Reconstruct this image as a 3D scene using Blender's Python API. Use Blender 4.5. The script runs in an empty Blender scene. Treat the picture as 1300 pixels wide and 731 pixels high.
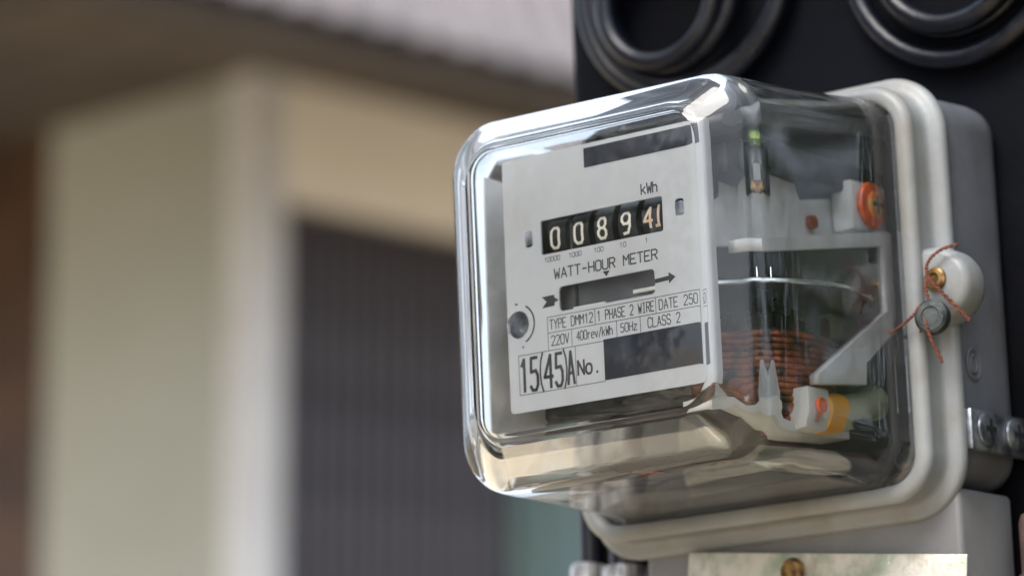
import bpy, bmesh, math, random
from mathutils import Vector, Matrix, Euler
random.seed(7)
R = math.radians
sc = bpy.context.scene

# ------------------------------------------------------------------ camera
cam_d = bpy.data.cameras.new('camera')
cam = bpy.data.objects.new('camera', cam_d)
sc.collection.objects.link(cam)
cam.location = (0, 0, 1.5)
cam.rotation_euler = (R(90 + 11.5), 0, 0)
cam_d.sensor_width = 36.0
cam_d.lens = 135.0
cam_d.clip_start = 0.05
cam_d.clip_end = 3000
cam_d.dof.use_dof = True
cam_d.dof.focus_distance = 1.285
cam_d.dof.aperture_fstop = 7.2
sc.camera = cam

# ------------------------------------------------------------------ sky, sun, exposure
SUN_EL, SUN_AZ = 48.0, 214.0            # azimuth clockwise from +Y: left of the camera, high
w = bpy.data.worlds.new('World'); sc.world = w; w.use_nodes = True
nt = w.node_tree
bg = nt.nodes['Background']; bg.inputs['Strength'].default_value = 0.115
sky = nt.nodes.new('ShaderNodeTexSky'); sky.sky_type = 'NISHITA'; sky.sun_disc = False
sky.sun_elevation = R(SUN_EL); sky.sun_rotation = R(SUN_AZ)
sky.air_density = 1.0; sky.dust_density = 4.0; sky.ozone_density = 1.0
# thin, even cloud veil over the whole sky
wtc = nt.nodes.new('ShaderNodeTexCoord'); wnz = nt.nodes.new('ShaderNodeTexNoise'); wnz.inputs['Scale'].default_value = 3.0; wnz.inputs['Detail'].default_value = 6
wmr = nt.nodes.new('ShaderNodeMapRange'); wmr.inputs[1].default_value = 0.3; wmr.inputs[2].default_value = 0.7; wmr.inputs[3].default_value = 0.5; wmr.inputs[4].default_value = 0.85
wmx = nt.nodes.new('ShaderNodeMixRGB'); wmx.inputs[2].default_value = (6.7, 7.5, 8.7, 1)
nt.links.new(wtc.outputs['Generated'], wnz.inputs['Vector']); nt.links.new(wnz.outputs['Fac'], wmr.inputs[0])
nt.links.new(wmr.outputs[0], wmx.inputs[0]); nt.links.new(sky.outputs[0], wmx.inputs[1]); nt.links.new(wmx.outputs[0], bg.inputs[0])
sun_d = bpy.data.lights.new('sun', 'SUN'); sun_d.energy = 1.4; sun_d.angle = R(30); sun_d.color = (1.0, 0.97, 0.93)
sun = bpy.data.objects.new('sun', sun_d); sc.collection.objects.link(sun)
sun.rotation_euler = (R(90 - SUN_EL), 0, R(180 - SUN_AZ) )
sun.location = (-3, -3, 6)
sc.view_settings.view_transform = 'Standard'
sc.view_settings.look = 'None'
sc.view_settings.exposure = 1.12
sc.view_settings.gamma = 1.0
cy = sc.cycles
cy.max_bounces = 22; cy.transmission_bounces = 20; cy.glossy_bounces = 10; cy.diffuse_bounces = 5; cy.transparent_max_bounces = 12
cy.caustics_reflective = True; cy.caustics_refractive = True; cy.blur_glossy = 0.8
cy.sample_clamp_indirect = 8.0
cy.use_denoising = True
try: cy.denoiser = 'OPENIMAGEDENOISE'
except Exception: pass

# ------------------------------------------------------------------ materials
def mat(name, col, rough=0.5, metal=0.0, var=0.12, vscale=40.0, bump=0.0, bscale=300.0, col2=None, spec=0.5, coat=0.0, spread=(0.35, 0.65), stain=None, sscale=20.0, sramp=(0.55, 0.72), samt=0.6):
    m = bpy.data.materials.new(name); m.use_nodes = True
    n = m.node_tree.nodes; l = m.node_tree.links; b = n['Principled BSDF']
    tc = n.new('ShaderNodeTexCoord')
    nz = n.new('ShaderNodeTexNoise'); nz.inputs['Scale'].default_value = vscale; nz.inputs['Detail'].default_value = 6
    l.new(tc.outputs['Object'], nz.inputs['Vector'])
    rp = n.new('ShaderNodeValToRGB')
    c2 = col2 if col2 else tuple(max(0, c * (1 - var * 1.6)) for c in col)
    c1 = col if col2 else tuple(min(1, c * (1 + var * 0.6)) for c in col)
    rp.color_ramp.elements[0].position = spread[0]; rp.color_ramp.elements[1].position = spread[1]
    rp.color_ramp.elements[0].color = (*c2, 1); rp.color_ramp.elements[1].color = (*c1, 1)
    l.new(nz.outputs['Fac'], rp.inputs['Fac'])
    if stain:
        sn = n.new('ShaderNodeTexNoise'); sn.inputs['Scale'].default_value = sscale; sn.inputs['Detail'].default_value = 8; sn.inputs['Roughness'].default_value = 0.65
        sm = n.new('ShaderNodeMapping'); sm.inputs['Location'].default_value = (3.1, 1.7, 5.3); sm.inputs['Scale'].default_value = (1, 1, 0.55)
        l.new(tc.outputs['Object'], sm.inputs['Vector']); l.new(sm.outputs[0], sn.inputs['Vector'])
        sr = n.new('ShaderNodeMapRange'); sr.inputs[1].default_value = sramp[0]; sr.inputs[2].default_value = sramp[1]; sr.inputs[3].default_value = 0; sr.inputs[4].default_value = samt
        mx = n.new('ShaderNodeMixRGB'); mx.inputs[2].default_value = (*stain, 1)
        l.new(sn.outputs['Fac'], sr.inputs[0]); l.new(sr.outputs[0], mx.inputs[0]); l.new(rp.outputs['Color'], mx.inputs[1]); l.new(mx.outputs[0], b.inputs['Base Color'])
    else: l.new(rp.outputs['Color'], b.inputs['Base Color'])
    mr = n.new('ShaderNodeMapRange'); mr.inputs[3].default_value = max(0.02, rough - 0.08); mr.inputs[4].default_value = min(1, rough + 0.1)
    l.new(nz.outputs['Fac'], mr.inputs[0]); l.new(mr.outputs[0], b.inputs['Roughness'])
    b.inputs['Metallic'].default_value = metal
    b.inputs['Specular IOR Level'].default_value = spec
    b.inputs['Coat Weight'].default_value = coat
    if bump > 0:
        bz = n.new('ShaderNodeTexNoise'); bz.inputs['Scale'].default_value = bscale; bz.inputs['Detail'].default_value = 4
        l.new(tc.outputs['Object'], bz.inputs['Vector'])
        bp = n.new('ShaderNodeBump'); bp.inputs['Strength'].default_value = bump; bp.inputs['Distance'].default_value = 0.002
        l.new(bz.outputs['Fac'], bp.inputs['Height']); l.new(bp.outputs[0], b.inputs['Normal'])
    return m

def glass_mat():
    m = bpy.data.materials.new('clear_cover_glass'); m.use_nodes = True
    n = m.node_tree.nodes; l = m.node_tree.links; b = n['Principled BSDF']
    b.inputs['Base Color'].default_value = (0.975, 0.99, 0.985, 1)
    b.inputs['Transmission Weight'].default_value = 1.0
    b.inputs['IOR'].default_value = 1.5
    tc = n.new('ShaderNodeTexCoord')
    nz = n.new('ShaderNodeTexNoise'); nz.inputs['Scale'].default_value = 18; nz.inputs['Detail'].default_value = 2
    l.new(tc.outputs['Object'], nz.inputs['Vector'])
    bp = n.new('ShaderNodeBump'); bp.inputs['Strength'].default_value = 0.05; bp.inputs['Distance'].default_value = 0.002
    l.new(nz.outputs['Fac'], bp.inputs['Height']); l.new(bp.outputs[0], b.inputs['Normal'])
    dn = n.new('ShaderNodeTexNoise'); dn.inputs['Scale'].default_value = 55; dn.inputs['Detail'].default_value = 8; dn.inputs['Roughness'].default_value = 0.7
    l.new(tc.outputs['Object'], dn.inputs['Vector'])
    dr = n.new('ShaderNodeMapRange'); dr.inputs[1].default_value = 0.52; dr.inputs[2].default_value = 0.75; dr.inputs[3].default_value = 0.0; dr.inputs[4].default_value = 0.03
    dt = n.new('ShaderNodeMapRange'); dt.inputs[1].default_value = 0.45; dt.inputs[2].default_value = 0.8; dt.inputs[3].default_value = 1.0; dt.inputs[4].default_value = 0.975
    l.new(dn.outputs['Fac'], dt.inputs[0]); l.new(dt.outputs[0], b.inputs['Transmission Weight'])
    l.new(dn.outputs['Fac'], dr.inputs[0]); l.new(dr.outputs[0], b.inputs['Roughness'])
    return m

MAT = {
 'glass': glass_mat(),
 'grey_plastic': mat('grey_plastic', (0.14, 0.145, 0.165), 0.45, var=0.14, vscale=30, bump=0.05, bscale=900, stain=(0.075, 0.062, 0.045), sscale=40, sramp=(0.48, 0.7), samt=0.6),
 'rim_plastic': mat('rim_plastic', (0.265, 0.275, 0.275), 0.38, var=0.14, vscale=25, bump=0.06, bscale=500, stain=(0.19, 0.15, 0.095), sscale=45, sramp=(0.5, 0.72), samt=0.6),
 'grey_plastic_lit': mat('lit_grey_plastic', (0.21, 0.207, 0.207), 0.45, var=0.12, vscale=25, bump=0.05, bscale=900, stain=(0.16, 0.13, 0.09), sscale=30, sramp=(0.5, 0.78), samt=0.5),  # lighter copy of the base plastic; light from the ground is put into the colour
 'tray': mat('tray_inside', (0.09, 0.09, 0.10), 0.5, var=0.2),
 'plate_white': mat('plate_white', (0.52, 0.53, 0.56), 0.45, var=0.04, vscale=25, stain=(0.40, 0.37, 0.30), sscale=25, sramp=(0.52, 0.75), samt=0.45),
 'ink': mat('black_ink', (0.025, 0.025, 0.03), 0.5, var=0.2),
 'label_dark': mat('dark_label', (0.022, 0.024, 0.038), 0.6, var=0.15, vscale=60, spec=0.2),
 'drum': mat('drum_black', (0.012, 0.012, 0.016), 0.35, var=0.2),
 'digit': mat('digit_cream', (0.84, 0.80, 0.70), 0.5, var=0.05),
 'digit_red': mat('digit_tan', (0.80, 0.60, 0.45), 0.5, var=0.08),
 'alu': mat('aluminium', (0.78, 0.79, 0.80), 0.28, 1.0, var=0.08),
 'frame': mat('cast_frame', (0.62, 0.62, 0.63), 0.45, 0.0, var=0.12, vscale=60, bump=0.08, bscale=500),
 'steel': mat('laminated_steel', (0.06, 0.06, 0.065), 0.4, 0.6, var=0.35, vscale=80),
 'copper': mat('copper_wire', (0.33, 0.085, 0.03), 0.35, 0.4, var=0.7, vscale=120),
 'darkcoil': mat('taped_coil', (0.05, 0.04, 0.035), 0.5, var=0.3, vscale=70),
 'brass': mat('brass_screw', (0.40, 0.25, 0.09), 0.42, 0.6, var=0.4, vscale=350, col2=(0.10, 0.05, 0.025)),
 'redbrass': mat('red_lacquered_screw', (0.85, 0.17, 0.04), 0.35, 0.1, var=0.3, vscale=250, col2=(0.62, 0.45, 0.15)),
 'redlacquer': mat('red_lacquer', (0.80, 0.13, 0.03), 0.3, 0.0, var=0.25, vscale=200),
 'yellow': mat('yellow_sleeve', (0.85, 0.40, 0.03), 0.4, var=0.1),
 'sleeve': mat('pale_green_sleeve', (0.36, 0.38, 0.27), 0.35, var=0.2),
 'whiteplastic': mat('white_plastic', (0.68, 0.67, 0.64), 0.4, var=0.05),
 'greenpaint': mat('green_lacquer', (0.35, 0.55, 0.04), 0.35, var=0.2),
 'rust': mat('rusty_wire', (0.20, 0.05, 0.02), 0.75, 0.0, vscale=900, col2=(0.06, 0.02, 0.012), bump=0.3, bscale=1500),
 'lead': mat('lead_seal', (0.055, 0.062, 0.06), 0.4, 0.35, var=0.4, vscale=200, bump=0.2, bscale=500),
 'zinc': mat('zinc_plate', (0.56, 0.58, 0.62), 0.3, 0.85, vscale=160, col2=(0.16, 0.17, 0.21), bump=0.1, bscale=300),
 'foil': mat('foil_plate', (0.72, 0.68, 0.60), 0.32, 0.35, vscale=55, col2=(0.36, 0.44, 0.33), bump=0.45, bscale=90, spread=(0.38, 0.55), stain=(0.24, 0.15, 0.08), sscale=70, sramp=(0.5, 0.66), samt=0.45),
 'post': mat('black_post', (0.0022, 0.0026, 0.0045), 0.7, var=0.5, vscale=8, bump=0.5, bscale=60, spec=0.08),
 'cable': mat('cable_rubber', (0.004, 0.005, 0.010), 0.29, var=0.3, vscale=60, bump=0.2, bscale=110, spec=0.38, stain=(0.03, 0.028, 0.026), sscale=40, sramp=(0.5, 0.75), samt=0.5),
 'sheath': mat('metal_sheath', (0.55, 0.55, 0.56), 0.32, 0.75, var=0.4, vscale=120),
 'cream': mat('cream_wall', (0.47, 0.485, 0.43), 0.85, vscale=2.2, col2=(0.42, 0.425, 0.36), bump=0.3, bscale=80, spread=(0.3, 0.7)),
 'beam': mat('beige_beam', (0.82, 0.77, 0.69), 0.85, var=0.04, vscale=4, bump=0.3, bscale=80),
 'pillar': mat('white_pillar', (0.70, 0.70, 0.71), 0.7, var=0.04, vscale=6, bump=0.2, bscale=80, stain=(0.5, 0.44, 0.36), sscale=6, sramp=(0.55, 0.8), samt=0.5),
 'slat': mat('dark_slat', (0.092, 0.084, 0.098), 0.6, var=0.2, vscale=10, bump=0.1),
 'brown': mat('brown_wood', (0.10, 0.052, 0.028), 0.55, var=0.3, vscale=12, bump=0.2),
 'soffit': mat('soffit_board', (0.068, 0.052, 0.042), 0.8, var=0.2, vscale=5, bump=0.2),
 'roof': mat('roof_sheet', (0.25, 0.212, 0.205), 0.6, var=0.12, vscale=7, bump=0.2, bscale=60),
 'teal': mat('teal_door', (0.115, 0.18, 0.185), 0.5, vscale=6, col2=(0.12, 0.185, 0.155)),
 'conduit': mat('conduit_plastic', (0.12, 0.075, 0.07), 0.5, var=0.3, vscale=60),
 'bark': mat('bark', (0.12, 0.085, 0.06), 0.9, var=0.3, vscale=12, bump=0.6, bscale=30),
 'leaf': mat('leaf', (0.07, 0.12, 0.03), 0.5, var=0.4, vscale=3),
 'ground': mat('ground_sandy', (0.66, 0.53, 0.37), 0.9, vscale=1.2, col2=(0.57, 0.44, 0.29), bump=0.6, bscale=30),
}

# ------------------------------------------------------------------ mesh helpers (millimetres in, metres out)
MMU = 0.001
col = sc.collection
def link(name, me, m, parent=None, smooth=None, label=None):
    if smooth is not None:
        for p in me.polygons: p.use_smooth = True
        if smooth < 180:
            me.set_sharp_from_angle(angle=R(smooth))
    o = bpy.data.objects.new(name, me); col.objects.link(o)
    if m is not None and not me.materials: me.materials.append(MAT[m])
    if parent is not None: o.parent = parent
    if label: o['label'] = label
    return o
def mesh(name, vs, fs, k=MMU):
    me = bpy.data.meshes.new(name); me.from_pydata([(a * k, b * k, c * k) for a, b, c in vs], [], fs); me.update(); return me
def from_bm(name, bm, k=MMU):
    bmesh.ops.recalc_face_normals(bm, faces=bm.faces)
    bm.transform(Matrix.Scale(k, 4)); me = bpy.data.meshes.new(name); bm.to_mesh(me); bm.free(); return me
def box(name, x0, x1, y0, y1, z0, z1, m, parent, bev=1.0, seg=2, k=MMU, smooth=40, label=None):
    bm = bmesh.new(); bmesh.ops.create_cube(bm, size=1.0)
    for v in bm.verts:
        v.co = Vector((x0 + (v.co.x + .5) * (x1 - x0), y0 + (v.co.y + .5) * (y1 - y0), z0 + (v.co.z + .5) * (z1 - z0)))
    if bev > 0: bmesh.ops.bevel(bm, geom=list(bm.edges), offset=bev, segments=seg, profile=0.5, affect='EDGES')
    return link(name, from_bm(name, bm, k), m, parent, smooth, label)
def rrect(hw, hh, r, y, cx=0, cz=0, n=10):
    pts = []
    for sx, sz, a0 in ((1, 1, 0), (-1, 1, 90), (-1, -1, 180), (1, -1, 270)):
        for i in range(n + 1):
            a = R(a0 + 90 * i / n)
            pts.append((cx + sx * (hw - r) + r * math.cos(a), y, cz + sz * (hh - r) + r * math.sin(a)))
    return pts
def loft(rings, closed=False, cap0=False, cap1=False):
    vs = [p for r in rings for p in r]; n = len(rings[0]); fs = []
    K = len(rings)
    for j in range(K if closed else K - 1):
        a, b = j * n, ((j + 1) % K) * n
        for i in range(n):
            i2 = (i + 1) % n
            fs.append((a + i, a + i2, b + i2, b + i))
    if cap0: fs.append(tuple(range(n)))
    if cap1: fs.append(tuple(range((K - 1) * n, K * n)))
    return vs, fs
def loft_obj(name, rings, m, parent, closed=False, cap0=False, cap1=False, smooth=40, k=MMU, label=None):
    vs, fs = loft(rings, closed, cap0, cap1)
    bm = bmesh.new(); vv = [bm.verts.new(v) for v in vs]
    for f in fs: bm.faces.new([vv[i] for i in f])
    return link(name, from_bm(name, bm, k), m, parent, smooth, label)
def catmull(P, n=8, closed=False):
    P = [Vector(p) for p in P]; out = []; N = len(P)
    for i in range(N if closed else N - 1):
        if closed: a, b, c, d = P[i - 1], P[i], P[(i + 1) % N], P[(i + 2) % N]
        else: a, b, c, d = P[max(i - 1, 0)], P[i], P[i + 1], P[min(i + 2, N - 1)]
        for j in range(n):
            t = j / n
            out.append(.5 * ((2 * b) + (c - a) * t + (2 * a - 5 * b + 4 * c - d) * t * t + (3 * b - a - 3 * c + d) * t ** 3))
    if not closed: out.append(P[-1])
    return out
def tube_mesh(name, path, r, seg=12, closed=False, k=MMU):
    path = [Vector(p) for p in path]; N = len(path); vs = []; fs = []
    up = None
    for i, p in enumerate(path):
        t = (path[(i + 1) % N] - path[i - 1]) if closed else (path[min(i + 1, N - 1)] - path[max(i - 1, 0)])
        t.normalize()
        if up is None: up = t.orthogonal().normalized()
        else: up = (up - t * up.dot(t)).normalized()
        s = t.cross(up); rr = r(i / (N - 1)) if callable(r) else r
        for j in range(seg):
            a = 2 * math.pi * j / seg; vs.append(p + (up * math.cos(a) + s * math.sin(a)) * rr)
    for i in range(N if closed else N - 1):
        for j in range(seg):
            a, b = i * seg, ((i + 1) % N) * seg; j2 = (j + 1) % seg
            fs.append((a + j, a + j2, b + j2, b + j))
    if not closed: fs += [tuple(range(seg))[::-1], tuple(range((N - 1) * seg, N * seg))]
    return mesh(name, vs, fs, k)
def tube(name, path, r, m, parent, seg=12, closed=False, k=MMU, label=None):
    return link(name, tube_mesh(name, path, r, seg, closed, k), m, parent, 50, label)
def lathe(name, prof, origin, axis, m, parent, seg=32, smooth=35, k=MMU, label=None):
    """prof: (radius, height) pairs turned round axis through origin"""
    q = Vector(axis).to_track_quat('Z', 'Y').to_matrix(); o = Vector(origin); rings = []
    for r_, h in prof:
        rings.append([o + q @ Vector((r_ * math.cos(2 * math.pi * i / seg), r_ * math.sin(2 * math.pi * i / seg), h)) for i in range(seg)])
    return loft_obj(name, rings, m, parent, cap0=True, cap1=True, smooth=smooth, k=k, label=label)
def curve_fill(name, loops, y0, y1, k=MMU):
    """flat plate with holes: loops are lists of (x, z); extruded from y0 to y1"""
    cu = bpy.data.curves.new(name, 'CURVE'); cu.dimensions = '2D'; cu.fill_mode = 'BOTH'; cu.extrude = abs(y1 - y0) / 2
    for lp in loops:
        s = cu.splines.new('POLY'); s.points.add(len(lp) - 1)
        for p, (x, z) in zip(s.points, lp): p.co = (x, z, 0, 1)
        s.use_cyclic_u = True
    ob = bpy.data.objects.new(name, cu)
    me = bpy.data.meshes.new_from_object(ob); bpy.data.objects.remove(ob)
    ym = (y0 + y1) / 2
    for v in me.vertices: v.co = Vector((v.co.x * k, (ym - v.co.z) * k, v.co.y * k))
    me.name = name; me.update()
    bm = bmesh.new(); bm.from_mesh(me); bmesh.ops.remove_doubles(bm, verts=bm.verts, dist=1e-6); bmesh.ops.recalc_face_normals(bm, faces=bm.faces); bm.to_mesh(me); bm.free()
    return me
def loop_rr(x0, x1, z0, z1, r, n=6):
    return [(p[0], p[2]) for p in rrect((x1 - x0) / 2, (z1 - z0) / 2, r, 0, (x0 + x1) / 2, (z0 + z1) / 2, n)]
def loop_circ(cx, cz, r, n=28): return [(cx + r * math.cos(2 * math.pi * i / n), cz + r * math.sin(2 * math.pi * i / n)) for i in range(n)]
def empty(name, loc, rot=(0, 0, 0), label=None, cat=None, group=None):
    o = bpy.data.objects.new(name, None); col.objects.link(o); o.location = loc; o.rotation_euler = rot
    o.empty_display_size = 0.05
    tag(o, label, cat, group); return o
def tag(o, label=None, cat=None, group=None, kind=None):
    if label: o['label'] = label
    if cat: o['category'] = cat
    if group: o['group'] = group
    if kind: o['kind'] = kind
    return o

# ------------------------------------------------------------------ stroke lettering (4 x 6 grid)
ov = [(1, 0), (3, 0), (4, 1), (4, 5), (3, 6), (1, 6), (0, 5), (0, 1), (1, 0)]
G = {
 'A': [[(0, 0), (2, 6), (4, 0)], [(.8, 2), (3.2, 2)]], 'C': [[(4, 1), (3, 0), (1, 0), (0, 1), (0, 5), (1, 6), (3, 6), (4, 5)]],
 'D': [[(0, 0), (0, 6), (2.6, 6), (4, 4.6), (4, 1.4), (2.6, 0), (0, 0)]], 'E': [[(4, 0), (0, 0), (0, 6), (4, 6)], [(0, 3), (3, 3)]],
 'H': [[(0, 0), (0, 6)], [(4, 0), (4, 6)], [(0, 3), (4, 3)]], 'I': [[(2, 0), (2, 6)], [(1, 0), (3, 0)], [(1, 6), (3, 6)]],
 'L': [[(0, 6), (0, 0), (4, 0)]], 'M': [[(0, 0), (0, 6), (2, 3), (4, 6), (4, 0)]], 'N': [[(0, 0), (0, 6), (4, 0), (4, 6)]],
 'O': [ov], 'P': [[(0, 0), (0, 6), (3, 6), (4, 5), (4, 4), (3, 3), (0, 3)]],
 'R': [[(0, 0), (0, 6), (3, 6), (4, 5), (4, 4), (3, 3), (0, 3)], [(2, 3), (4, 0)]],
 'S': [[(0, 1), (1, 0), (3, 0), (4, 1), (4, 2), (3, 3), (1, 3), (0, 4), (0, 5), (1, 6), (3, 6), (4, 5)]],
 'T': [[(2, 0), (2, 6)], [(0, 6), (4, 6)]], 'U': [[(0, 6), (0, 1), (1, 0), (3, 0), (4, 1), (4, 6)]],
 'V': [[(0, 6), (2, 0), (4, 6)]], 'W': [[(0, 6), (.8, 0), (2, 4), (3.2, 0), (4, 6)]], 'Y': [[(0, 6), (2, 3), (4, 6)], [(2, 3), (2, 0)]],
 'k': [[(0, 0), (0, 6)], [(3.4, 4), (0, 1.8)], [(1.2, 2.5), (3.6, 0)]], 'h': [[(0, 0), (0, 6)], [(0, 3), (1.2, 4), (2.8, 4), (3.6, 3), (3.6, 0)]],
 'r': [[(.5, 0), (.5, 4)], [(.5, 2.6), (1.8, 4), (3.2, 4)]], 'e': [[(0, 2.2), (3.8, 2.2), (3.6, 3.4), (2.8, 4), (1, 4), (0, 3), (0, 1), (1, 0), (3.4, 0)]],
 'v': [[(0, 4), (2, 0), (4, 4)]], 'z': [[(0, 4), (3.6, 4), (0, 0), (3.6, 0)]], 'o': [[(1, 0), (2.8, 0), (3.8, 1), (3.8, 3), (2.8, 4), (1, 4), (0, 3), (0, 1), (1, 0)]],
 '0': [ov], '1': [[(.8, 4.8), (2.2, 6), (2.2, 0)]], '2': [[(0, 5), (1, 6), (3, 6), (4, 5), (4, 4), (0, 0), (4, 0)]],
 '4': [[(3, 0), (3, 6), (0, 2), (4, 2)]], '5': [[(0, .8), (1, 0), (3, 0), (4, 1), (4, 2.6), (3, 3.6), (.4, 3.4), (.6, 6), (3.8, 6)]],
 '8': [[(1, 3), (0, 2), (0, 1), (1, 0), (3, 0), (4, 1), (4, 2), (3, 3), (1, 3), (0.2, 4), (.2, 5), (1, 6), (3, 6), (3.8, 5), (3.8, 4), (3, 3)]],
 '9': [[(.6, 0), (2.8, .2), (4, 2), (4, 5), (3, 6), (1, 6), (0, 5), (0, 3.8), (1, 2.8), (3, 2.8), (4, 3.8)]],
 '(': [[(3, 6.6), (1.8, 5), (1.4, 3), (1.8, 1), (3, -.6)]], ')': [[(1, 6.6), (2.2, 5), (2.6, 3), (2.2, 1), (1, -.6)]],
 '-': [[(.6, 3), (3.4, 3)]], '/': [[(.4, -.4), (3.6, 6.4)]], '.': [[(1.8, 0), (2.2, .3)]], '|': [[(2, 0), (2, 6)]], ' ': [],
}
def strokes_obj(name, lines, rad, y, m, parent, flat=0.12, warp=None, seg=6):
    """polylines of (x, z) drawn as flattened round ink strokes on the plane y"""
    vs = []; fs = []
    for ln in lines:
        pts = [Vector((a, 0, b)) for a, b in ln]
        N = len(pts)
        for s in range(N - 1):
            a, b = pts[s], pts[s + 1]
            d = (b - a)
            if d.length < 1e-6: continue
            d.normalize(); nrm = Vector((-d.z, 0, d.x)); base = len(vs)
            a2, b2 = a - d * rad * .55, b + d * rad * .55
            for q in (a2, b2):
                for j in range(seg):
                    an = 2 * math.pi * j / seg
                    vs.append(q + nrm * rad * math.cos(an) + Vector((0, -rad * flat * math.sin(an), 0)))
            for j in range(seg): fs.append((base + j, base + (j + 1) % seg, base + seg + (j + 1) % seg, base + seg + j))
            fs += [tuple(range(base, base + seg)), tuple(range(base + seg, base + 2 * seg))]
    vs = [warp(v) if warp else (v.x, v.y + y, v.z) for v in vs]
    me = mesh(name, vs, fs)
    return link(name, me, m, parent)
def text_lines(s, x0, x1, z0, h, gap=0.32):
    """spread a string over x0..x1, base line z0, cap height h"""
    n = len(s); adv = (x1 - x0) / (n - gap / (1 + gap) if n > 1 else 1); cw = adv / (1 + gap); out = []
    for i, c in enumerate(s):
        for ln in G[c]: out.append([(x0 + i * adv + p[0] / 4 * cw, z0 + p[1] / 6 * h) for p in ln])
    return out

# ------------------------------------------------------------------ ground
g = bmesh.new(); bmesh.ops.create_grid(g, x_segments=8, y_segments=8, size=1500)
o = link('ground', from_bm('ground', g, 1.0), 'ground'); tag(o, kind='structure')

# ------------------------------------------------------------------ house (its corner faces the camera)
HA = R(90 - 46)
house = empty('house', (-0.411, 6.0, 0), (0, 0, HA), 'blurred cream house corner with brown eaves and dark slatted screen', 'house')
def hbox(name, x0, x1, y0, y1, z0, z1, m, parent=house, bev=0.006, label=None):
    return box(name, x0, x1, y0, y1, z0, z1, m, parent, bev, 2, 1.0, 40, label)
hbox('wall', 0.0, 0.12, 0.056, 0.545, 0, 3.4, 'cream', label='cream rendered wall left of the pillar')
hbox('door', 0.03, 0.10, 0.55, 1.555, 0, 3.4, 'brown', label='dark brown wooden door')
hbox('wall', 0.0, 0.12, 1.56, 4.2, 0, 3.4, 'cream')
hbox('pillar', -0.015, 0.053, -0.015, 0.054, 0, 3.4, 'pillar', label='whitish corner pillar')
hbox('beam', 0.055, 2.6, 0.0, 0.12, 2.884, 3.4, 'beam', label='beige beam above the slatted screen')
screen = hbox('screen', 0.055, 0.6, 0.07, 0.09, 0, 2.882, 'slat', label='dark screen of narrow vertical slats')
sl = None
n_sl = 16
for i in range(n_sl):
    x = 0.058 + i * 0.0342
    if sl is None:
        sl = hbox('slat', 0, 0.024, 0.0, 0.028, 0.02, 2.878, 'slat', screen, 0.004); sl.location = (x, 0.04, 0)
    else:
        c = sl.copy(); col.objects.link(c); c.parent = screen; c.location = (x, 0.04 + random.uniform(-.003, .003), 0)
teal = hbox('door', 0.612, 1.45, 0.03, 0.08, 0, 2.882, 'teal', label='teal painted door beyond the slatted screen')
for i in range(3):
    hbox('panel', 0.66 + i * .26, 0.86 + i * .26, 0.018, 0.04, 0.3, 2.6, 'teal', teal, 0.008)
hbox('wall', 1.46, 4.6, 0.0, 0.12, 0, 2.882, 'cream')
# roof: sloping soffit, fascia, corrugated sheet
roof = empty('roof', (0, 0, 0)); roof.parent = house
def quadslab(name, A, B, C_, D_, t, m, parent):
    A, B, C_, D_ = map(Vector, (A, B, C_, D_)); n = (B - A).cross(D_ - A).normalized() * t
    vs = [A, B, C_, D_, A + n, B + n, C_ + n, D_ + n]
    fs = [(0, 3, 2, 1), (4, 5, 6, 7), (0, 1, 5, 4), (1, 2, 6, 5), (2, 3, 7, 6), (3, 0, 4, 7)]
    return link(name, mesh(name, vs, fs, 1.0), m, parent)
OV, OL = 0.5, 1.1        # overhang of the right eave and of the deeper left eave
nb = 5
for i in range(nb):       # soffit boards, mitred at the hip
    t0, t1 = i / nb, (i + 1) / nb - 0.02
    y0, z0 = -OV * t0, 3.075 - 0.10 * t0; y1, z1 = -OV * t1, 3.075 - 0.10 * t1
    x0, x1 = -OL * t0, -OL * t1
    quadslab('soffit_board', (x1, y1, z1), (5.0, y1, z1), (5.0, y0, z0), (x0, y0, z0), 0.02, 'soffit', roof)
    quadslab('soffit_board', (x1, 5.0, z1), (x1, y1, z1), (x0, y0, z0), (x0, 5.0, z0), 0.02, 'soffit', roof)
hbox('fascia', -OL - .025, 5.0, -OV - .025, -OV, 2.955, 2.99, 'soffit', roof, 0.004)
hbox('fascia', -OL - .025, -OL, -OV + .002, 5.0, 2.955, 2.99, 'soffit', roof, 0.004)
def corrugated(name, a0, a1, b0, run, rise, hip, flip, parent):
    """corrugated sheet from the eave at b0 up the slope; hip(a, b): clamp along the hip line"""
    plen = 0.085; nx = int((a1 - a0) / plen * 10); vs = []; fs = []
    for layer in (0, 1):
        for r_ in (0, 1):
            for i in range(nx + 1):
                s_ = a0 + (a1 - a0) * i / nx
                z = 3.005 + rise * r_ + 0.0045 * math.sin(2 * math.pi * (s_ - a0) / plen) - layer * 0.006
                a, b = (max(s_, a0 + hip) if r_ else s_), b0 + run * r_
                vs.append((a, b, z) if not flip else (b, a, z))
    n = nx + 1
    for i in range(nx):
        fs.append((i, i + 1, n + i + 1, n + i)); fs.append((2 * n + i, 3 * n + i, 3 * n + i + 1, 2 * n + i + 1))
        fs.append((i, 2 * n + i, 2 * n + i + 1, i + 1))
    return link(name, mesh(name, vs, fs, 1.0), 'roof', parent, 60)
corrugated('roof_sheet', -OL - .05, 5.0, -OV - .05, 2.4, 2.0, 3.0, False, roof)
corrugated('roof_sheet', -OV - .05, 5.0, -OL - .05, 3.0, 2.0, 2.4, True, roof)

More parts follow.
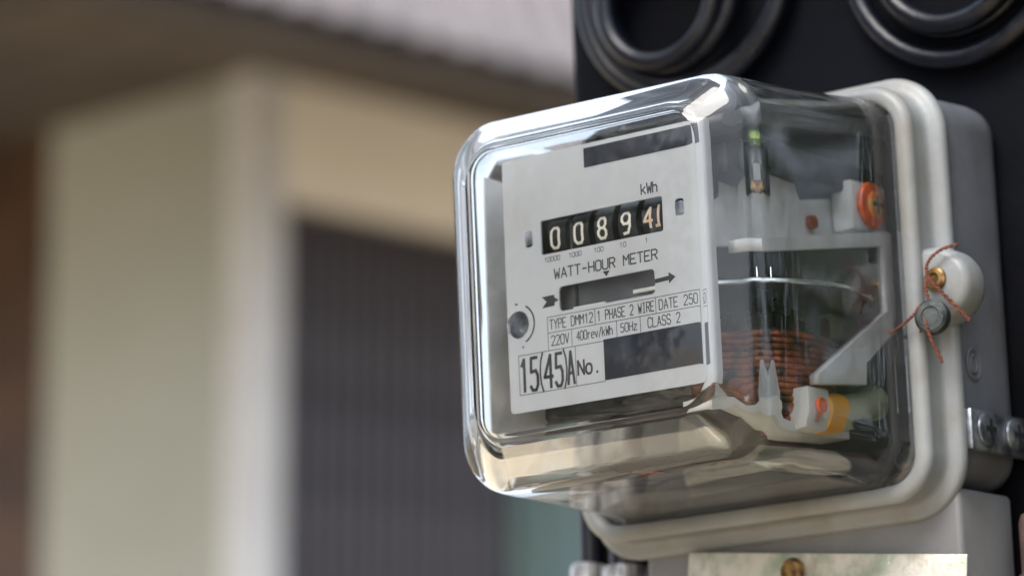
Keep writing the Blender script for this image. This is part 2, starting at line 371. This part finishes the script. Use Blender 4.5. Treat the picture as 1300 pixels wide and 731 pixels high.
# ------------------------------------------------------------------ out-of-view greenery added to shade the meter and darken its reflections
def blocker_tree(x, y, h, label, sp=.75, name='blocker_tree', leaves=20000, lo=.3):
    q = sp / .75
    t = empty(name, (x, y, 0), label=label, cat=name)
    tube('trunk', [(0, 0, -.1), (.03, .02, .8), (-.04, .05, 1.8), (.05, 0, h * .75)], lambda f: 0.14 * q * (1 - .7 * f), 'bark', t, 12, k=1.0)
    for k in range(7):
        a = k * 2.4; z = h * (.22 + k * .07)
        tube('limb', catmull([(0, 0, z), (.5 * q * math.cos(a), .5 * q * math.sin(a), z + .35 * q), (1.2 * q * math.cos(a), 1.2 * q * math.sin(a), z + .6 * q)], 4), lambda f: 0.05 * q * (1 - .75 * f), 'bark', t, 8, k=1.0)
    vs = []; fs = []
    cl = [(random.gauss(0, sp), random.gauss(0, sp), random.uniform(lo, h), random.uniform(.35, .7) * q) for _ in range(58)]
    for i in range(leaves):
        cx, cyy, cz, cr = random.choice(cl)
        d = Vector((random.gauss(0, 1), random.gauss(0, 1), random.gauss(0, 1))).normalized() * cr * random.uniform(.5, 1)
        p = Vector((cx, cyy, cz)) + d
        u = Vector((random.gauss(0, 1), random.gauss(0, 1), random.gauss(0, 1))).normalized(); v = u.orthogonal().normalized()
        L, W = random.uniform(.07, .12), random.uniform(.03, .045); b = len(vs)
        vs += [p, p + u * L * .5 + v * W, p + u * L, p + u * L * .5 - v * W]; fs.append((b, b + 1, b + 2, b + 3))
    link('crown', mesh('crown', vs, fs, 1.0), 'leaf', t)
    return t
blocker_tree(2.1, 0.2, 3.6, 'unseen foliage added right of the camera to shade the meter side')
blocker_tree(2.7, 2.2, 4.2, 'unseen foliage added right of the post as a dark reflection in the glass')
blocker_tree(-3.9, 0.2, 3.9, 'unseen foliage added far left of the camera to darken the glass reflection', .8)
blocker_tree(1.15, 0.8, 1.75, 'low unseen foliage added right of the post to cut ground bounce', .26, 'blocker_shrub', 7000, .15)

# ------------------------------------------------------------------ the leaning post frame that carries the meter
ORG = Vector((0.0253, 1.2734, 1.7617))
ROT = (Matrix.Rotation(R(-2.4), 3, 'Y') @ Matrix.Rotation(R(-37.3), 3, 'Z')).to_euler()
def at_post(name, label, cat, group=None): return empty(name, ORG, ROT, label, cat, group)

post = box('utility_post', -111, 111, 149, 371, -1790, 900, 'post', None, 6, 3)
post.location = ORG; post.rotation_euler = ROT
tag(post, 'square black post leaning slightly behind the electricity meter', 'post')

# ------------------------------------------------------------------ the meter
M = at_post('watt_hour_meter', 'glass fronted grey electricity meter with white faceplate on black post', 'electricity meter')

# base tray
CZ = 2.5
def tray_ring(hw, hh, r, y): return rrect(hw, hh, r, y, 0, CZ, 10)
loft_obj('base', [tray_ring(76.0, 69.5, 14, 109), tray_ring(77.2, 70, 14, 113), tray_ring(78.6, 70.8, 14, 140), tray_ring(78.2, 70.6, 13.6, 144.5), tray_ring(76.5, 69, 12, 147),
    tray_ring(60, 52, 8, 147)], 'grey_plastic', M, cap1=True, label='grey moulded base of the meter')
loft_obj('base_lining', [tray_ring(73.4, 68.0, 13, 110), tray_ring(73.2, 67.6, 12, 120), tray_ring(72.5, 66, 10, 139), tray_ring(40, 40, 5, 140)], 'tray', M, cap1=True)
# embossed ring mark on the base's side
for rr in (3.0, 5.4):
    tube('embossed_mark', [(78.0 , 121 + rr * .8 * math.cos(a * math.pi / 12), -25.5 + rr * math.sin(a * math.pi / 12)) for a in range(24)], 0.55, 'grey_plastic', M, 8, True)

# flange that clamps the glass
prof = [(67.6, 99), (67.6, 95.5), (68.4, 93.4), (69.8, 92.4), (71.6, 92.2), (73.2, 92.6), (74.4, 93.8), (74.8, 95.2), (74.5, 96.6), (74.2, 98.5), (74.2, 102.5), (74.5, 104.4), (75.6, 105.4), (77.4, 105.9), (79.0, 106.5), (79.9, 107.8), (79.9, 109.6), (79.2, 111.2), (78.0, 112.2), (76.2, 112.6), (70, 112.6), (67.8, 106)]
rings = [rrect(p[0], p[0] - 0.6, max(8, p[0] - 58), p[1], 0, -0.8, 12) for p in prof]
loft_obj('flange', rings, 'rim_plastic', M, closed=True, smooth=180, label='pale grey rim clamping the glass cover')

# glass cover: closed double shell
outer = [(47.2, 49.8, 12, 0.0, 2.0), (48.6, 51.2, 13.2, -0.3, 2.0), (49.4, 52.0, 13.8, 0.25, 1.9), (50.6, 53.2, 14.6, 1.0, 1.6), (59.0, 61.6, 17.2, 6.2, .5), (61.0, 63.6, 18, 7.8, .2), (62.2, 65.0, 18.4, 9.8, 0), (62.8, 65.9, 18.6, 12.4, -.1),
         (63.0, 66.3, 18.6, 16.0, -.1), (63.6, 67.2, 18, 40.0, .3), (64.6, 68.4, 17, 75.0, 1.0), (65.4, 69.2, 16, 89.0, 1.2), (66.6, 70.6, 16, 93.0, 1.0), (69.5, 72.5, 17, 95.6, .4), (74.0, 74.5, 18, 97.0, -.4)]
inner = [(73.8, 74.3, 18, 99.8, -.4), (68.6, 71.6, 16.4, 98.6, .4), (65.0, 69.0, 14.4, 96.4, 1.0), (63.0, 67.0, 13.6, 91.0, 1.2), (62.0, 65.9, 14.4, 75.0, 1.0), (60.8, 64.6, 15.2, 40.0, .3), (60.0, 63.8, 15.6, 24.0, 0), (59.4, 62.8, 15.4, 20.0, .1),
         (58.2, 61.6, 15.2, 18.0, .3), (49.8, 52.4, 12.4, 5.2, 1.8), (49.0, 51.6, 12.1, 4.0, 1.9), (48.0, 50.6, 11.8, 3.3, 2.0), (46.6, 49.2, 11.0, 3.0, 2.0)]
inner = [(73.8, 74.3, 18, 99.8, -.4), (68.6, 71.6, 16.4, 98.6, .4), (65.0, 69.0, 14.4, 96.4, 1.0), (63.0, 67.0, 13, 91.0, 1.2), (61.5, 65.7, 12.5, 75.0, 1.0), (59.7, 64.2, 12.5, 40.0, .3), (58.9, 63.2, 12.4, 24.0, 0), (58.0, 62.2, 12.2, 20.0, .1),
         (57.0, 61.0, 11.9, 18.0, .3), (49.4, 52.6, 9.6, 5.2, 1.8), (48.6, 51.8, 9.3, 4.0, 1.9), (47.6, 50.8, 9.0, 3.3, 2.0), (46.2, 49.4, 8.2, 3.0, 2.0)]
rings = [rrect(a[0], a[1], a[2], a[3], -1.4 if a[3] < 5.3 else -0.5, a[4], 14) for a in outer + inner]
glass = loft_obj('glass_cover', rings, 'glass', M, cap0=True, cap1=True, smooth=35, label='clear moulded glass cover with rounded edges')

# faceplate with real openings
FY = 9.0
loops = [loop_rr(-40.8, 43.4, -40.4, 50.2, 1.6), loop_rr(-24.7, 27.9, 13.9, 26.2, .8), loop_rr(-17.8, 23.3, -7.2, 1.6, 1.6), loop_rr(-31.6, -28.4, 17.6, 23.4, 1.0), loop_rr(33.2, 36.8, 18.2, 24.0, 1.0), loop_circ(-36.2, -9.2, 4.9)]
face = link('faceplate', curve_fill('faceplate', loops, FY, FY + 1.0), 'plate_white', M, None, 'white printed faceplate of the meter')
# bent right margin and backing bosses
rm = []
for z in (-40.4, 50.2): pass
lofts = [[(43.4, FY, z), (45.2, FY + .25, z), (46.2, FY + 1.3, z), (46.4, FY + 5, z), (45.6, FY + 5, z), (45.4, FY + 1.9, z), (44.8, FY + 1.15, z), (43.4, FY + 1.0, z)] for z in (-40.0, 49.8)]
loft_obj('folded_edge', lofts, 'plate_white', face, cap0=True, cap1=True, smooth=60)
YI = FY - 0.01
def word(s, x0, x1, z0, h, rad, gap=0.32): return strokes_obj('lettering', text_lines(s, x0, x1, z0, h, gap), rad, YI, 'ink', face)
word('kWh', 19.4, 26.2, 28.0, 3.6, 0.28, 0.25)
word('WATT-HOUR METER', -19.3, 24.8, 4.6, 3.5, 0.27, 0.30)
for s, xc in (('10000', -20), ('1000', -10), ('100', 0.2), ('10', 10.6), ('1', 20.8)):
    wdt = 1.35 * len(s); word(s, xc - wdt / 2, xc + wdt / 2, 11.1, 1.6, 0.12, 0.3)
word('TYPE', -22.2, -15.2, -13.0, 3.4, 0.2); word('DMM12', -12.9, -3.6, -13.0, 3.4, 0.2)
word('1 PHASE 2 WIRE', -1.6, 22.4, -13.0, 3.4, 0.2); word('DATE 250', 24.6, 40.6, -13.0, 3.4, 0.2)
word('220V', -21.8, -14.2, -18.7, 3.4, 0.2); word('400rev/kWh', -10.8, 4.6, -18.5, 3.1, 0.19, .28)
word('50Hz', 8.0, 15.0, -18.4, 3.0, 0.18); word('CLASS 2', 19.6, 33.0, -18.5, 3.4, 0.2)
for ch, x0, x1, rd in (('1', -36.0, -32.8, .6), ('5', -31.6, -28.4, .6), ('(', -28.4, -25.2, .36), ('4', -25.4, -21.8, .6), ('5', -20.6, -17.6, .6), (')', -17.6, -14.6, .36), ('A', -15.2, -12.5, .55)):
    strokes_obj('lettering', [[(x0 + p[0] / 4 * (x1 - x0), -33.2 + p[1] / 6 * 11.4) for p in ln] for ln in G[ch]], rd, YI, 'ink', face)
word('No.', -10.8, -1.4, -30.6, 5.0, 0.42, 0.35)
# ruled table
ruled = [[(-23.2, -8.5), (41.8, -8.5)], [(-23.2, -14.1), (41.8, -14.1)], [(-23.2, -8.5), (-23.2, -20.0)], [(41.8, -8.5), (41.8, -19.5)], [(-2.6, -8.5), (-2.6, -14.1)], [(23.2, -8.5), (23.2, -14.1)],
         [(-12.9, -14.1), (-12.9, -20.2)], [(6.4, -14.1), (6.4, -19.7)], [(16.4, -14.1), (16.4, -19.5)], [(-36.5, -20.3), (0.6, -20.3)], [(-36.5, -20.3), (-36.5, -34.3)], [(-36.5, -34.3), (0.6, -34.3)], [(-11.7, -20.3), (-11.7, -34.3)]]
strokes_obj('ruled_lines', ruled, 0.13, YI, 'ink', face)
# arrows either side of the disc window
def flat_poly(name, pts, m, parent, y=None, t=0.08):
    return link(name, curve_fill(name, [pts], (y or FY) - t, (y or FY) - 0.005), m, parent)
flat_poly('arrow', [(23.4, -3.7), (29.2, -3.4), (29.2, -4.6), (32.0, -2.6), (29.2, -.7), (29.2, -1.9), (23.4, -2.2)], 'ink', face)
flat_poly('arrow', [(-18.2, -2.7), (-19.6, -2.0), (-19.8, -.9), (-25.2, -1.0), (-23.2, -2.9), (-25.2, -5.0), (-19.8, -4.8), (-19.6, -3.6), (-18.2, -3.3)], 'ink', face)
flat_poly('pointer_mark', [(1.6, 3.9), (4.6, 3.9), (3.1, 2.0)], 'ink', face)
flat_poly('dark_label', [(-4.4, 41.7), (42.4, 41.7), (42.4, 48.6), (-4.4, 48.6)], 'label_dark', face, t=0.15).__setitem__('label', 'dark strip along the top of the faceplate')
flat_poly('dark_label', [(0.6, -34.0), (41.8, -33.8), (41.8, -19.6), (0.6, -19.8)], 'label_dark', face, t=0.15).__setitem__('label', 'dark block after the letters No.')
arc = [(-36.2 + 7.2 * math.cos(R(a)), -9.2 + 7.2 * math.sin(R(a))) for a in range(-62, 63, 8)]
strokes_obj('arc_mark', [arc[:], [(-34.4, -17.6), (-34.2, -17.2)], [(-37, -1.8), (-36.2, -1.9)]], 0.34, YI, 'ink', face)

# number register behind the window
reg = box('register', -27, 30, FY + 16, FY + 32, 10, 30, 'drum', M, 1, label='row of black number drums')
DR = 11.0; DY = FY + 2.6 + DR; DZ = 20.0
for i, dg in enumerate('00894'):
    cx = -19.9 + i * 10.35
    dr = lathe('number_drum', [(DR - 1.2, -4.3), (DR, -3.9), (DR, 3.9), (DR - 1.2, 4.3)], (cx, DY, DZ), (1, 0, 0), 'drum', reg, 48)
    lines = text_lines(dg, cx - 2.2, cx + 2.2, -3.6, 7.2) if i < 4 else text_lines(dg, cx - 3.0, cx + 1.4, -3.2, 7.0) + [[(cx + 3.0, -3.0), (cx + 3.0, 4.2)], [(cx + 1.9, -3.0), (cx + 3.4, -3.0)]]
    sub = []
    for ln in lines:                                  # subdivide so that they wrap round the drum
        q = []
        for a, b in zip(ln, ln[1:]):
            for t in range(5): q.append((a[0] + (b[0] - a[0]) * t / 5, a[1] + (b[1] - a[1]) * t / 5))
        q.append(ln[-1]); sub.append(q)
    def wrap(v): 
        an = v.z / DR; rr = DR + 0.06 - v.y
        return (v.x, DY - rr * math.cos(an), DZ + rr * math.sin(an))
    strokes_obj('numeral', sub, 0.5, 0, 'digit' if i < 4 else 'digit_red', reg, 0.1, wrap)

# fittings seen through the small openings of the faceplate
for sx in (-30.0, 35.0):
    lathe('screw', [(1.2, 0), (2.6, .3), (2.5, 1.0), (.3, 1.3)], (sx, FY + 1.1, 20.8), (0, -1, 0), 'zinc', M, 18)
lathe('pivot', [(6.4, -8), (6.4, 0), (5.8, .5), (2.2, .6), (2.0, .1), (.3, .1)], (-36.2, FY + 3.2, -9.2), (0, -1, 0), 'zinc', M, 28)
box('window_backing', -21, 27, FY + 7, FY + 8, -10, 5, 'grey_plastic', M, .2)
box('disc_stop', -14, 0, FY + 3, FY + 4.2, -7.0, -5.9, 'whiteplastic', M, .2)
box('disc_stop', 12, 23.5, FY + 3, FY + 4.2, -5.2, -3.8, 'whiteplastic', M, .2)
# rotating disc
lathe('disc', [(1, -.6), (49.4, -.7), (50, -.3), (50, .6), (49.4, 1.0), (1, 1.0)], (6, 74, -1.6), (0, 0, 1), 'alu', M, 96, 30, label='thin aluminium disc seen edge on')
lathe('spindle', [(1.6, -12), (1.6, 12), (1.0, 13)], (6, 74, 0), (0, 0, 1), 'alu', M, 20)
# cast frame with cranked leg (in a plane facing the right-hand glass)
def side_plate(name, loops, x0, x1, m, parent, label=None):
    me = curve_fill(name, loops, 0, x1 - x0)
    for v in me.vertices:
        a, b, c = v.co; v.co = ((x0 + x1) / 2 * MMU + (b - (x1 - x0) / 2 * MMU), a, c)
    bm = bmesh.new(); bm.from_mesh(me); bmesh.ops.recalc_face_normals(bm, faces=bm.faces); bm.to_mesh(me); bm.free()
    return link(name, me, m, parent, None, label)
side_plate('frame', [[(23, 9), (113, 25), (120, 25), (119.5, -5), (90, -25), (89, -33), (58, -36), (58, -33), (106, -4.6), (107, 19), (23, 4.8)]], 47, 51, 'frame', M, 'pale cast bracket with a cranked leg')
side_plate('upper_plate', [[(30, 40), (74, 40.5), (79, 34), (134, 44), (134, 28.5), (30, 11)]], 30, 33, 'frame', M, 'grey plate behind the frame')
side_plate('top_bar', [[(34, 52), (134, 63), (134, 68), (34, 57)]], 24, 44, 'grey_plastic', M)
box('magnet_block', 16, 40, 48, 126, 39, 50, 'steel', M, 1.5)
box('lug', 34, 43.5, 98, 122, 25, 43, 'frame', M, 1.0)
rs = lathe('screw', [(2, 0), (8.2, .4), (8.6, 1.4), (8.0, 2.4), (5.6, 3.0), (0.3, 3.0)], (43.5, 108.5, 34.6), (1, 0, 0), 'redlacquer', M, 32, label='red lacquered brass screw')
lathe('screw_face', [(4.9, 0), (4.9, .9), (4.2, 1.4), (.3, 1.5)], (46.4, 108.5, 34.6), (1, 0, 0), 'redbrass', rs, 24)
for d in ((.7, 3.4), (3.4, .7)): box('cross_slot', 46.6, 48.05 + .02 * d[0], 108.5 - d[0], 108.5 + d[0], 34.6 - d[1], 34.6 + d[1], 'ink', rs, 0)
lathe('screw', [(2, 0), (2.6, .6), (2.4, 2.6), (.3, 3.0)], (33, 84, 26.5), (1, 0, 0), 'copper', M, 16)
lathe('adjuster', [(5.2, 0), (6.6, .6), (6.8, 3), (6.8, 15), (5.8, 17), (.4, 17)], (30, 46, 30.5), (0, 0, 1), 'steel', M, 30, label='grey ribbed adjuster drum')
lathe('bolt', [(2.4, 0), (2.4, 4), (1.8, 5)], (33, 40, 48.3), (.6, -.7, .2), 'greenpaint', M, 6)
lathe('screw', [(1.5, 0), (2.4, .5), (2.2, 1.8), (.3, 2)], (36, 36.6, 31), (.6, -.8, 0), 'brass', M, 16)
# electromagnet under the disc: laminated core, bobbin, copper turns
core = box('core', -26, 28, 50, 112, -38, -14, 'steel', M, 1.5, label='dark laminated core under the disc')
box('pole_piece', 0, 24, 60, 92, -14, -6, 'steel', core, 1)
box('pole_piece', -24, -6, 60, 92, -14, -6, 'steel', core, 1)
coil = lathe('coil', [(28, -46), (33.5, -46), (33.5, -16), (28, -16)], (8, 70, 0), (0, 0, 1), 'darkcoil', M, 48, label='copper wound current coil')
turn = None
for k in range(13):
    z = -44.6 + k * 2.25
    pth = [(8 + (34.2 + .12 * math.sin(a * 1.7 + k)) * math.cos(2 * math.pi * a / 40), 70 + 34.4 * math.sin(2 * math.pi * a / 40), z + .1 * math.sin(a * .9 + k * 2)) for a in range(40)]
    tube('copper_turn', pth, 1.1, 'copper', coil, 8, True)
for xx, yy in ((27, 74), (27, 96)): box('copper_strap', xx, xx + 2, yy, yy + 4, -16, -5, 'copper', M, .4)
box('shading_plate', 22, 30, 100, 118, -12, -3, 'sleeve', M, .8)
# lower bracket, terminal block, sleeves
side_plate('lower_bracket', [[(12, -46), (24, -45), (36, -41.5), (46, -44), (57, -45.4), (92, -44), (92, -47.5), (57, -49), (44, -48), (34, -45.4), (24, -48.6), (12, -49.6)]], 30, 42, 'whiteplastic', M, 'pale wavy bracket at the foot of the works')
side_plate('fin', [[(33, -42), (40, -28), (42, -28), (50, -43)]], 33, 35, 'frame', M)
box('terminal_block', 38, 48, 55, 69, -48, -36.5, 'whiteplastic', M, 1.2)
lathe('screw', [(1.8, 0), (2.8, .5), (2.6, 1.8), (.3, 2)], (48, 61.5, -43), (1, 0, 0), 'redlacquer', M, 18)
lathe('sleeve', [(4.6, 0), (5.4, .6), (5.4, 11.4), (4.8, 12)], (44, 68, -43), (0, 1, .12), 'yellow', M, 24, label='yellow wire sleeve')
lathe('sleeve', [(4.4, 0), (4.6, 1), (4.6, 18), (6.0, 22), (6.0, 25), (4.6, 26)], (44, 80, -41.6), (0, 1, .2), 'sleeve', M, 24, label='pale green wire sleeve')
lathe('rod', [(.6, 0), (.6, 18), (1.1, 18.4), (1.1, 20)], (45, 120, -18.5), (0, 0, -1), 'alu', M, 12)
lathe('screw', [(4.4, 0), (4.8, .8), (4.2, 1.8), (3.0, 1.9), (2.8, 1.2), (.3, 1.2)], (61.2, 99, -58.2), (0, -1, 0), 'lead', M, 24, label='screw in the lower corner of the rim')
box('lower_shield', -40, 26, 27, 29, -46, -20, 'steel', M, .5)
box('back_bracket', -44, -14, 14, 120, -30, 46, 'steel', M, 2)
box('side_bracket', -57.5, -55.8, 16, 92, -46, 50, 'frame', M, .8)

# terminal cover below
tc = box('terminal_cover', -57, 76, 108.5, 145, -152, -69.5, 'grey_plastic_lit', M, 2.2, 3, label='grey terminal cover below the glass')
# sealing ear on the right of the rim
ear = []
for t, y in ((0.80, 96.2), (0.93, 97.0), (1.0, 99.0), (1.0, 107.0), (.95, 109.2), (.85, 110)):
    ring = [(77 + 15.2 * t * math.cos(R(a)), y, -0.6 + 13.6 * t * math.sin(R(a))) for a in range(-90, 91, 6)]
    ear.append(ring + [(72, y, 13.6 * t - .6), (72, y, -13.6 * t - .6)])
loft_obj('sealing_ear', ear, 'rim_plastic', M, cap0=True, cap1=True, smooth=60, label='rounded sealing ear on the side of the rim')
lathe('screw', [(3.4, 0), (4.2, .4), (4.1, 1.4), (3.3, 2.0), (2.1, 2.0), (1.8, .7), (.3, .6)], (79.6, 96.4, 1.2), (0, -1, 0), 'brass', M, 20, label='tarnished brass sealing screw')
# crooked metal tag screwed on the terminal cover
tg = Matrix.Rotation(R(6.6), 3, 'Y')
tp = box('metal_tag', 0, 116, -.5, .5, -62, 0, 'foil', M, .25, label='crooked stained metal tag screwed over the terminal cover')
tp.location = Vector((-34.8, 104.2, -80.4)) * MMU; tp.rotation_euler = (0, R(6.75), 0)
sct = lathe('screw', [(2, 0), (4.6, .3), (4.9, 1.4), (4.0, 2.8), (3.0, 3.0), (2.6, 2.2), (.3, 2.2)], (45.6, -0.4, -6.5), (0, -1, 0), 'brass', tp, 24)

# ------------------------------------------------------------------ wire seal hanging on the ear
S = at_post('wire_seal', 'rusty twisted wire with dark lead seal hanging from the sealing ear', 'seal')
lead = lathe('lead_disc', [(5.0, 0), (6.0, .8), (6.2, 2.6), (6.0, 4.4), (5.0, 5.2), (3.4, 5.3), (3.0, 4.8), (.3, 4.8)], (80.6, 92.5, -13.4), (0.15, -1, 0.05), 'lead', S, 28)
def twist(P, r, name='wire'):
    c = catmull(P, 14); a = []; b = []
    for i, p in enumerate(c):
        ph = i * 0.75; d = Vector((math.cos(ph), .6 * math.sin(ph), math.sin(ph))) * r * .8
        a.append(p + d); b.append(p - d)
    tube(name, a, r, 'rust', S, 7); tube(name, b, r, 'rust', S, 7)
twist([(89.5, 95.0, 11.6), (84.5, 93.5, 10.6), (80.2, 92.6, 8.0), (78.4, 92.2, 4.6), (79.4, 92.0, 1.0), (82.0, 92.4, -2.6), (86.0, 93.5, -7.6), (92.0, 96, -15.2)], .42)
twist([(79.0, 92, 2), (78.2, 91.2, -2.5), (79.4, 90.8, -7.5), (79.6, 89, -12), (80.2, 87, -16.5), (81.6, 87.6, -22), (84.2, 89, -29.6)], .4)
twist([(64.6, 88, -16.6), (70, 88, -14.4), (75, 87.5, -11.8), (77.6, 87.4, -9.6), (78.4, 88, -15), (76.6, 88.6, -18)], .4)
# ------------------------------------------------------------------ strap with two screws on the right
B = at_post('metal_strap', 'zinc strap with two cross head screws on the meter base side', 'strap')
box('strap', 79.2, 82, 110, 152, -57, -42.5, 'zinc', B, .8)
for yy in (119.5, 139):
    s = lathe('screw', [(4.0, 0), (5.8, .3), (5.7, .9), (4.6, 1.6), (3.2, 1.9), (.3, 2.0)], (82, yy, -49.4), (1, 0, 0), 'zinc', B, 28)
    for d in ((.9, 3.6), (3.6, .9)):
        box('cross_slot', 83.3, 84.15 + .02 * d[0], yy - d[0], yy + d[0], -49.4 - d[1], -49.4 + d[1], 'ink', s, 0)

# ------------------------------------------------------------------ cables
def coil_path(cx, cz, radii, y0, dy, start):
    P = []; n = 48; tot = len(radii)
    for i in range(tot * n):
        t = i / n; k = min(int(t), tot - 1); f = max(0, (t - k - .78) / .22); f2 = f * f * (3 - 2 * f)
        ra, rb = radii[k], radii[min(k + 1, tot - 1)]
        r, x, z, y = [a + (b - a) * f2 for a, b in zip(ra, rb)]
        a = R(start) + 2 * math.pi * t
        P.append((cx + x + r * math.cos(a), y0 + y + dy * math.sin(a * .5 + 1), cz + z + r * math.sin(a)))
    return P
ca = at_post('cable_coil', 'coiled black cable hanging on the post above the glass cover', 'cable', 'cable coils on the post')
tube('cable', coil_path(-53, 145, [(47.3, 2.5, 2.5, 0), (44.5, 4.5, 3, -1), (29.0, -3, -4, -2), (25.0, -5, -6.5, -7)], 143.5, .6, 130), 3.9, 'cable', ca, 16)
cb = at_post('cable_coil', 'coiled black cable on the post nearer the right edge', 'cable', 'cable coils on the post')
tube('cable', coil_path(69.6, 136, [(45.8, 0, 1, 0), (32.0, 0, -2, -1), (31, 0.5, -2, -6)], 143.5, .6, 130), 4.0, 'cable', cb, 16)
for nm, xa, r_, lab, zt in (('left', -103, 4.6, 'thin black cable with pale sheath at the post edge', -74), ('right', -86.5, 7.4, 'thick black cable with pale sheath beside the terminal cover', -77)):
    c = at_post('cable', lab, 'cable')
    tube('core', catmull([(xa, 141, 60), (xa + .4, 140, 0), (xa, 139, -60), (xa - 1, 138, -130), (xa - 2, 137, -260)], 10), r_, 'cable', c, 20)
    x_ = xa - (3.2 if nm == 'left' else 0)
    lathe('sheath', [(r_ + .6, 0), (r_ + 1.9, -.6), (r_ + 1.9, -120), (r_ + .4, -121)], (xa - .3 - (1.5 if nm == 'left' else 0), 138.6, zt), (.02, 0.06, 1), 'sheath', c, 24)
    for kk in range(10):
        an = 2 * math.pi * kk / 10; bx, by = xa - .3 - (1.5 if nm == 'left' else 0) + (r_ + 1.9) * math.cos(an), 138.6 + (r_ + 1.9) * math.sin(an)
        tube('rib', [(bx, by, zt - 1), (bx - 2.2, by - 6.6, zt - 110)], .55, 'sheath', c, 6)

k = at_post('conduit', 'pinkish grey conduit stub at the right edge beside the terminal cover', 'conduit')
lathe('pipe', [(2.0, 0), (5.2, -1.2), (6.2, -4), (6.2, -150), (5, -151)], (89.0, 138, -77), (0, 0, 1), 'conduit', k, 24)
lathe('collar', [(6.4, -22), (7.4, -22.6), (7.4, -30), (6.4, -30.6)], (89.0, 138, -77), (0, 0, 1), 'conduit', k, 24)
